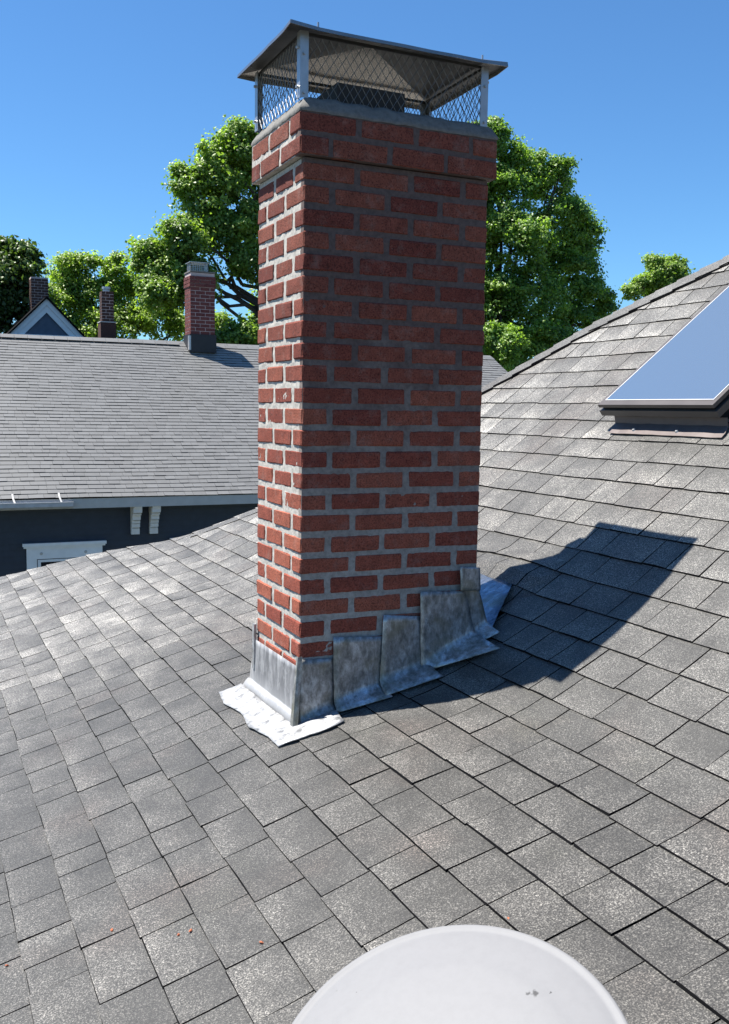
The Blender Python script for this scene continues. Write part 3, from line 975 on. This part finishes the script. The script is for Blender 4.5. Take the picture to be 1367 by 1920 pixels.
far.build('shingle_field', [M['far_shingle'], M['asphalt_edge']], nb, tint=True, kind='stuff')
mb = MB()
mb.add([(NXL, NY, NZ - .02), (NXR, NY, NZ - .02), (NXR, RY, RZ - .02), (NXL, RY, RZ - .02), (NXR, 2 * RY - NY, NZ), (NXL, 2 * RY - NY, NZ)], [(0, 1, 2, 3), (3, 2, 4, 5)])
mb.build('roof_deck', M['deck'], nb)
mb = MB(); x = NXL
rv = MB()
while x < NXR:
    x2 = min(x + 0.30, NXR); t = rnd.uniform(.85, 1.15)
    hgt = 0.055 if x < 4.8 else 0.018
    V = [(x, RY - .15, RZ + hgt - .078), (x2 - .006, RY - .15, RZ + hgt - .078), (x2 - .006, RY, RZ + hgt), (x, RY, RZ + hgt), (x2 - .006, RY + .15, RZ + hgt - .078), (x, RY + .15, RZ + hgt - .078),
         (x, RY - .15, RZ + hgt - .095), (x2 - .006, RY - .15, RZ + hgt - .095)]
    o = mesh('ridge_cap', V, [(0, 1, 2, 3), (3, 2, 4, 5), (6, 7, 1, 0)], [M['far_shingle'], M['asphalt_edge']], nb, [0, 0, 1], [t] * 8)
    x = x2
WY = NY + 0.40
mb = MB(); mb.box(NXL + .3, NXR - .3, WY, 2 * RY - WY, -9.2, NZ - 0.20)
mb.add([(NXR - .3, WY, NZ - .2), (NXR - .3, 2 * RY - WY, NZ - .2), (NXR - .3, RY, RZ - .05)], [(0, 1, 2)])
mb.build('wall', M['navy'], nb)
cb = MB()
for i in range(24):
    z = NZ - 0.30 - 0.115 * i
    cb.add([(NXL + .3, WY - .004, z), (NXR - .3, WY - .004, z), (NXR - .3, WY - .014, z - .112), (NXL + .3, WY - .014, z - .112), (NXL + .3, WY, z - .112), (NXR - .3, WY, z - .112)], [(0, 3, 2, 1), (3, 4, 5, 2)])
cb.build('clapboard', M['navy'], nb, kind='stuff')
mb = MB(); mb.box(NXL, NXR, NY + .012, NY + .06, NZ - 0.205, NZ - 0.022); mb.build('fascia', M['grey_trim'], nb)
mb = MB(); mb.box(NXL, NXR, NY + .06, WY + .02, NZ - 0.205, NZ - 0.185); mb.build('soffit', M['grey_trim'], nb)
# gutter on the left stretch
GX = 1.40
mb = MB(); pr = [(NY + .010, -0.055), (NY + .006, -0.19), (NY - .07, -0.19), (NY - .115, -0.15), (NY - .115, -0.085), (NY - .098, -0.078)]
V = [(xx, y, NZ + z) for xx in (NXL, GX) for y, z in pr]
F = [(i, i + 1, i + 7, i + 6) for i in range(5)] + [(6, 7, 8, 9, 10, 11)]
gt = mesh('gutter', V, F, M['gutter'], nb)
mb = MB(); mb.box(NXL, GX + .01, NY - .122, NY - .10, NZ - .085, NZ - .068); mb.build('gutter_lip', M['strap'], gt)
for xx in (0.36, 1.16):
    mb = MB(); V = [nsurf(0.14, xx, .02), nsurf(0.14, xx + .03, .02), nsurf(-0.02, xx + .03, .022), nsurf(-0.02, xx, .022), (xx + .02, NY - .11, NZ - .07), (xx + .05, NY - .11, NZ - .07)]
    o = mesh('strap', V, [(0, 1, 2, 3), (3, 2, 5, 4)], M['strap'], gt)
    md = o.modifiers.new('thickness', 'SOLIDIFY'); md.thickness = 0.004
# scrolled eave brackets
for bx in (2.53, 2.885):
    mb = MB(); zt = NZ - 0.205
    pr = [(0.36, 0.0, -0.035), (0.34, -0.035, -0.12), (0.25, -0.12, -0.145), (0.28, -0.145, -0.175), (0.22, -0.175, -0.27), (0.14, -0.27, -0.29), (0.17, -0.29, -0.34), (0.12, -0.34, -0.355), (0.145, -0.355, -0.42), (0.085, -0.42, -0.45), (0.11, -0.45, -0.56)]
    for d_, a, b_ in pr:
        mb.box(bx, bx + 0.155, WY - d_, WY - 0.016, zt + b_, zt + a)
    br = mb.build('bracket', M['stone_trim'], nb)
    mb = MB(); mb.bar((bx - .008, WY - .27, zt - .075), (bx + .163, WY - .27, zt - .075), 0.062, 14); mb.build('scroll', M['stone_trim'], br)


def window(x0, x1, zt):
    mb = MB(); mb.box(x0, x1, WY - .10, WY - .016, zt - .055, zt); mb.box(x0 + .02, x1 - .02, WY - .075, WY - .016, zt - .09, zt - .055)
    mb.box(x0 + .07, x1 - .07, WY - .045, WY - .016, zt - .30, zt - .09)
    mb.box(x0 + .07, x0 + .25, WY - .045, WY - .016, zt - 1.9, zt - .30); mb.box(x1 - .25, x1 - .07, WY - .045, WY - .016, zt - 1.9, zt - .30)
    mb.box(x0 + .04, x1 - .04, WY - .09, WY - .016, zt - 1.98, zt - 1.9)
    wn_ = mb.build('window', M['trim'], nb)
    mb = MB()
    for q in (x0 + .33, x1 - .38):
        mb.bar((q, WY - .046, zt - .20), (q, WY - .055, zt - .20), 0.028, 12, .02)
    mb.build('rosette', M['grey_trim'], wn_)
    mb = MB(); mb.box(x0 + .265, x1 - .265, WY - .035, WY - .016, zt - .36, zt - .315); mb.box(x0 + .265, x0 + .32, WY - .035, WY - .016, zt - 1.9, zt - .36); mb.box(x1 - .32, x1 - .265, WY - .035, WY - .016, zt - 1.9, zt - .36)
    mb.box(x0 + .32, x1 - .32, WY - .035, WY - .016, zt - 1.14, zt - 1.08)
    mb.build('sash', M['trim'], wn_)
    mb = MB(); mb.box(x0 + .32, x1 - .32, WY - .022, WY - .017, zt - 1.9, zt - .36); mb.build('pane', M['pane'], wn_)


window(0.55, 2.06, -3.365)
window(3.29, 4.80, -3.375)
window(6.1, 7.6, -3.375)
window(-2.4, -0.9, -3.365)


def small_chimney(name, label, x0, x1, y0, y1, z0, z1, mat, nx, ny, hc, flare=0, cap=None, base=0.0, grp=None):
    t = empty(name, ((x0 + x1) / 2, (y0 + y1) / 2, z0), label, 'chimney', grp)
    mb = MB(); e = 0.006; mb.box(x0 + e, x1 - e, y0 + e, y1 - e, z0, z1 - 0.01); mb.build('mortar', M['far_mortar'], t)
    z = z0 + base; i = 0
    while z + hc <= z1 + 1e-6:
        fl_ = 0.02 if flare and z > z1 - flare * hc - 1e-6 else 0.0
        ring(x0 - fl_, x1 + fl_, y0 - fl_, y1 + fl_, z + 0.006, z + hc - 0.006, t, mat, nx, ny, 0.014, i % 2 == 1, c=0.003, jit=0.0015)
        if fl_:
            pass
        z += hc; i += 1
    return t


gc = 'brick chimneys on the far roofs'
t = small_chimney('ridge_chimney', 'dark red brick chimney with a small mesh cap on the pale grey ridge', 5.09, 5.71, 20.6, 21.15, 0.60, 2.50, M['old_brick'], 2, 2, 0.0895, 4, base=0.38, grp=gc)
mb = MB(); mb.box(5.06, 5.74, 20.57, 21.18, 0.55, 0.985); mb.build('base_flashing', plain('dark_lead', (0.018, 0.02, 0.025), 0.6, .2), t)
mb = MB(); mb.box(5.045, 5.089, 20.56, 20.69, 0.60, 0.95); mb.build('corner_flashing', M['galv'], t)
mb = MB(); mb.box(5.08, 5.72, 20.585, 21.165, 2.50, 2.53); mb.build('crown', M['cement'], t)
cg = empty('mesh_chimney_cap', (5.33, 20.88, 2.53), 'small square wire mesh cap on top of the dark red ridge chimney', 'chimney cap')
mb = MB()
for i in range(9):
    for (xa, ya), (xb, yb) in (((5.12, 20.66), (5.56, 20.66)), ((5.56, 20.66), (5.56, 21.05)), ((5.56, 21.05), (5.12, 21.05)), ((5.12, 21.05), (5.12, 20.66))):
        q = i / 8; mb.bar((xa + (xb - xa) * q, ya + (yb - ya) * q, 2.53), (xa + (xb - xa) * q, ya + (yb - ya) * q, 2.74), 0.006, 4)
for z in (2.56, 2.60, 2.64, 2.68, 2.72):
    for (xa, ya), (xb, yb) in (((5.12, 20.66), (5.56, 20.66)), ((5.56, 20.66), (5.56, 21.05)), ((5.56, 21.05), (5.12, 21.05)), ((5.12, 21.05), (5.12, 20.66))):
        mb.bar((xa, ya, z), (xb, yb, z), 0.005, 4)
mb.build('wire_mesh', M['galv'], cg)
mb = MB(); mb.box(5.09, 5.59, 20.63, 21.08, 2.74, 2.755); mb.build('lid', M['galv'], cg)

t = small_chimney('slim_chimney', 'slim dark brown chimney with a wider base and round metal top behind the ridge', 3.19, 3.49, 22.0, 22.32, 1.30, 2.06, M['dark_brick'], 1, 1, 0.076, 0, grp=gc)
mb = MB(); mb.box(3.15, 3.53, 21.96, 22.36, -0.2, 1.28); mb.build('plinth', M['dark_brick'], t)
mb = MB(); mb.box(3.14, 3.54, 21.95, 22.37, 1.28, 1.305); mb.build('ledge', M['grey_trim'], t)
mb = MB(); mb.bar((3.33, 22.15, 2.06), (3.33, 22.15, 2.11), .09, 12); mb.bar((3.33, 22.15, 2.12), (3.33, 22.15, 2.18), .105, 12); mb.build('flue_cap', M['galv'], t)

gh = empty('gabled_house', (2.71, 32, -9.2), 'slate blue house behind the pale ridge with a white trimmed gable', 'house')
ax, az, gy = 2.71, 2.47, 29.0
mb = MB(); hw = 4.2; slp = 1.03
mb.add([(ax - hw, gy, az - hw * slp), (ax + hw, gy, az - hw * slp), (ax, gy, az - .05), (ax - hw, gy, -9.2), (ax + hw, gy, -9.2)], [(0, 1, 2), (3, 4, 1, 0)])
mb.add([(ax - hw, gy + 8, az - hw * slp), (ax + hw, gy + 8, az - hw * slp), (ax, gy + 8, az - .05), (ax - hw, gy + 8, -9.2), (ax + hw, gy + 8, -9.2)], [(2, 1, 0), (0, 1, 4, 3)])
mb.add([(ax - hw, gy, -9.2), (ax - hw, gy + 8, -9.2), (ax - hw, gy + 8, az - hw * slp), (ax - hw, gy, az - hw * slp)], [(0, 1, 2, 3)])
mb.add([(ax + hw, gy, -9.2), (ax + hw, gy + 8, -9.2), (ax + hw, gy + 8, az - hw * slp), (ax + hw, gy, az - hw * slp)], [(3, 2, 1, 0)])
mb.build('wall', M['slate_paint'], gh)
for sg in (-1, 1):
    L_ = 4.4
    mb = MB()
    for d0, d1, yy0, yy1 in ((-0.34, 0.0, gy - .06, gy - .005), (-0.14, 0.03, gy - .10, gy - .06)):
        V = []
        for y in (yy0, yy1):
            for q, dz in ((0, d1), (L_, d1), (L_, d0), (0, d0)):
                V.append((ax + sg * q, y, az - q * slp + dz * 1.15))
        mb.add(V, [(0, 1, 2, 3), (7, 6, 5, 4), (0, 4, 5, 1), (3, 2, 6, 7), (1, 5, 6, 2), (0, 3, 7, 4)])
    mb.build('rake_board', M['trim'], gh)
    mb = MB(); V = []
    for y in (gy - .18, gy + 8.2):
        for q, dz in ((0, .04), (L_ + .1, .04), (L_ + .1, .11), (0, .11)):
            V.append((ax + sg * q, y, az - q * slp + dz))
    mb.add(V, [(0, 1, 2, 3), (7, 6, 5, 4), (3, 2, 6, 7), (0, 4, 5, 1)])
    mb.build('roof_slope', M['asphalt_edge'], gh)
mb = MB(); mb.box(ax - 1.15, ax + 1.15, gy - .13, gy - .008, 1.20, 1.38); mb.build('cornice', M['trim'], gh)
t = small_chimney('gable_chimney', 'plain brown brick chimney rising just left behind the white trimmed gable', 2.48, 3.03, 31.0, 31.55, 1.75, 3.42, M['dark_brick'], 2, 2, 0.0895, 1, base=0.36, grp=gc)
mb = MB(); mb.box(2.46, 3.05, 30.98, 31.57, 0.8, 2.10); mb.build('base_flashing', plain('grey_lead', (0.16, 0.17, 0.20), .6, .2), t)

# ------------------------------------------------------------------ trees
def tree(name, label, lobes, base, top, leafm, nleaf, lsize, seed, limbs=(), dens=1.0, up=0.55):
    rs = np.random.RandomState(seed)
    t = empty(name, (base[0], base[1], -9.2), label, 'tree', 'trees beyond the rooftops')
    mb = MB()
    P = [Vector((base[0], base[1], -9.2)), Vector((base[0] + .15, base[1], -4)), Vector(top)]
    mb.bar(P[0], P[1], 0.42, 9, 0.33); mb.bar(P[1], P[2], 0.33, 9, 0.22)
    def limb(a, b_, r0, r1, n=5, bend=0.12):
        a = Vector(a); b_ = Vector(b_); pr_ = a; L_ = (b_ - a).length
        for i in range(1, n + 1):
            q = a.lerp(b_, i / n)
            if i < n:
                q += Vector(rs.normal(0, bend * L_ / n * 1.3, 3)) + Vector((0, 0, 0.06 * L_ * math.sin(math.pi * i / n)))
            ra = r0 + (r1 - r0) * (i - 1) / n; rb = r0 + (r1 - r0) * i / n
            mb.bar(pr_, q, ra, 6, rb); pr_ = q
    for lx, ly, lz, lr in lobes:
        st = Vector(P[1]).lerp(P[2], rs.uniform(.55, 1.0))
        c_ = Vector((lx, ly, lz)); limb(st, c_, 0.10, 0.035)
        for _ in range(4):
            limb(c_.lerp(st, rs.uniform(0, .3)), c_ + Vector(rs.normal(0, 1, 3)).normalized() * lr * .85, 0.035, 0.010, 3)
    for a, b_, r0, r1 in limbs:
        limb(a, b_, r0, r1, 7, 0.25)
    mb.build('trunk', M['bark'], t)
    C = []; Dn = []; Tn = []
    extra = []
    for lx, ly, lz, lr in lobes:                          # smaller boughs breaking the outline of each big one
        for _ in range(5 if lr > .7 else 2):
            d = rs.normal(0, 1, 3); d /= np.linalg.norm(d)
            if d[2] < -0.2:
                d[2] *= -1
            extra.append((lx + d[0] * lr * .88, ly + d[1] * lr * .88, lz + d[2] * lr * .88, lr * rs.uniform(.26, .44)))
    lobes = [(a_, b_, c_, r_ * 0.95) for a_, b_, c_, r_ in lobes] + extra
    tot = sum(l_[3] ** 2 for l_ in lobes)
    for lx, ly, lz, lr in lobes:
        share = nleaf * lr ** 2 / tot
        per = 90
        ncl = max(5, int(share / per))
        for _ in range(ncl):
            d = rs.normal(0, 1, 3); d /= np.linalg.norm(d)
            if d[2] < -0.35 and rs.rand() < 0.5:
                d[2] *= -1
            rad = lr * rs.uniform(0.62, 1.03)
            c_ = np.array((lx, ly, lz)) + d * rad * np.array((1.0, 1.0, 0.95))
            cr = rs.uniform(0.16, 0.34) * (0.6 + 0.3 * min(lr, 1.6))
            q = rs.normal(0, 1, (per, 3)) * cr * np.array((1.0, 1.0, 0.62))
            C.append(c_ + q)
            nn = d * 0.45 + np.array((0, 0, up)) + rs.normal(0, 0.55, (per, 3)) + q / cr * 0.25
            Dn.append(nn)
            Tn.append(np.clip(rs.normal(0.48, 0.26) + rs.normal(0, 0.16, per), 0, 1))
    C = np.concatenate(C); Dn = np.concatenate(Dn); Tn = np.concatenate(Tn)
    Dn /= np.linalg.norm(Dn, axis=1, keepdims=True)
    n = len(C)
    rv_ = rs.normal(0, 1, (n, 3)); U = np.cross(Dn, rv_); U /= np.linalg.norm(U, axis=1, keepdims=True); Vv = np.cross(Dn, U)
    sz = (lsize * rs.uniform(0.6, 1.3, n))[:, None]
    droop = Dn * sz * 0.22
    # a leaf spray: five-sided with a pointed tip and a fold
    p0 = C - U * sz * 0.5; p1 = C - Vv * sz * 0.42 - droop; p2 = C + U * sz * 0.62 - droop * .6; p3 = C + Vv * sz * 0.42 - droop; p4 = C + Dn * sz * 0.05
    VV = np.stack([p0, p1, p2, p3, p4], 1).reshape(-1, 3) - np.array(t.location)
    me = bpy.data.meshes.new('crown')
    idx = np.arange(n)[:, None] * 5
    tri = np.concatenate([idx + np.array(q) for q in ((0, 1, 4), (1, 2, 4), (2, 3, 4), (3, 0, 4))], 1).reshape(-1)
    nt_ = n * 4
    me.vertices.add(n * 5); me.vertices.foreach_set('co', VV.ravel())
    me.loops.add(nt_ * 3); me.loops.foreach_set('vertex_index', tri.astype(np.int32))
    me.polygons.add(nt_); me.polygons.foreach_set('loop_start', np.arange(0, nt_ * 3, 3, dtype=np.int32)); me.polygons.foreach_set('loop_total', np.full(nt_, 3, dtype=np.int32))
    a = me.attributes.new('tint', 'FLOAT', 'POINT'); a.data.foreach_set('value', np.repeat(Tn, 5).astype(np.float32))
    me.materials.append(leafm); me.update(); me.validate()
    o = bpy.data.objects.new('crown', me); COL.objects.link(o); o.parent = t
    return t


LM1 = leaf_mat('oak_leaves', (0.085, 0.155, 0.036), (0.30, 0.41, 0.09), 0.48)
LM2 = leaf_mat('maple_leaves', (0.07, 0.15, 0.036), (0.29, 0.42, 0.09), 0.48)
LM3 = leaf_mat('dark_leaves', (0.028, 0.055, 0.016), (0.10, 0.16, 0.035), 0.35)
LM4 = leaf_mat('light_leaves', (0.115, 0.19, 0.042), (0.34, 0.45, 0.10), 0.5)
oak = [(7.95, 36, 4.67, 1.07), (8.67, 35, 5.73, 0.94), (7.41, 36, 4.94, 0.59), (9.81, 36, 7.56, 1.19), (9.04, 36, 8.1, 0.64), (10.82, 36, 9.04, 1.13), (12.18, 37, 9.63, 1.47), (11.31, 36, 10.11, 0.61), (10.59, 36, 6.04, 1.36), (8.98, 35, 3.9, 1.06), (8.56, 35, 4.69, 0.84), (11.62, 36, 6.57, 1.1), (7.7, 35, 3.4, 0.73), (14.25, 37, 7.19, 2.55), (16.24, 37, 9.44, 2.12), (17.85, 37, 6.83, 2.88), (14.53, 37, 3.1, 2.35), (11.2, 34, 1.85, 0.96), (10.21, 34, 1.81, 0.63), (11.55, 35, 4.92, 0.76)]
tree('oak_tree', 'tallest spreading green tree directly behind the left edge of the big chimney', oak, (13.6, 36.5), (13.6, 36.5, 4.5), LM1, 140000, 0.145, 3,
     limbs=[((13.3, 36.3, 2.6), (9.6, 36, 4.2), .16, .05), ((12.6, 36.1, 2.7), (10.0, 36, 5.2), .11, .04), ((10.9, 36, 4.1), (10.8, 36, 6.2), .07, .03)])
maple = [(25.0, 38, 11.65, 1.09), (24.07, 38, 12.23, 0.77), (24.65, 38, 12.98, 0.41), (26.59, 38, 10.82, 1.27), (25.24, 38, 9.4, 1.62), (28.04, 38, 10.47, 1.12), (28.0, 37, 10.9, 0.58), (28.61, 38, 8.57, 1.62), (25.28, 37, 6.97, 1.93), (30.14, 38, 7.91, 0.96), (29.55, 38, 6.13, 1.64), (26.63, 37, 4.26, 1.97), (30.01, 37, 4.98, 1.03), (24.16, 37, 4.37, 1.54), (26.31, 36, 2.63, 1.16), (23.39, 35, 2.2, 0.98), (23.39, 39, 10.16, 2.09), (22.88, 39, 6.79, 2.62), (23.29, 39, 3.19, 2.39), (30.82, 37, 4.23, 0.6), (29.24, 37, 3.61, 1.21), (24.7, 36, 2.0, 1.2), (26.0, 36, 1.5, 1.2), (23.6, 35, 1.3, 1.0), (27.6, 36, 2.2, 1.1)]
tree('maple_tree', 'dense full green maple behind the right side of the big chimney', maple, (25.2, 38), (25.2, 38, 5.0), LM2, 150000, 0.145, 5)
dark = [(1.33, 33, 3.17, 1.29), (2.04, 33, 3.86, 0.89), (2.53, 33, 4.17, 0.52), (2.28, 33, 2.87, 0.84), (0.72, 34, 3.97, 1.5), (2.71, 33, 2.16, 0.47), (1.82, 33, 1.93, 0.93), (0.32, 34, 2.11, 1.5)]
tree('dark_tree', 'dark green shaded tree at the far left edge behind the plain brown chimney', dark, (0.6, 34), (0.6, 34, 1.5), LM3, 16000, 0.15, 7)
light = [(4.79, 40, 4.59, 0.86), (5.68, 40, 4.92, 0.68), (6.91, 40, 4.74, 0.83), (4.99, 40, 3.38, 1.09), (6.21, 40, 3.45, 1.1), (7.47, 40, 3.76, 0.98), (8.29, 39, 2.92, 1.04), (7.26, 39, 2.53, 0.87), (9.57, 39, 2.53, 0.82), (5.92, 39, 2.35, 0.9), (4.4, 39, 2.28, 0.78), (10.89, 39, 2.59, 0.83)]
tree('ash_tree', 'feathery yellow green tree behind the slim dark chimney', light, (6.2, 40), (6.2, 40, 1.5), LM4, 26000, 0.12, 9)
small = [(41.54, 45, 8.06, 0.94), (42.69, 45, 8.54, 0.68), (40.31, 45, 7.22, 0.67), (39.5, 45, 6.61, 0.46), (43.3, 45, 7.8, 0.65), (42.27, 45, 6.85, 1.35)]
tree('distant_tree', 'small treetop showing over the right hip of the grey roof', small, (42.2, 45), (42.2, 45, 5.0), LM1, 12000, 0.16, 13)
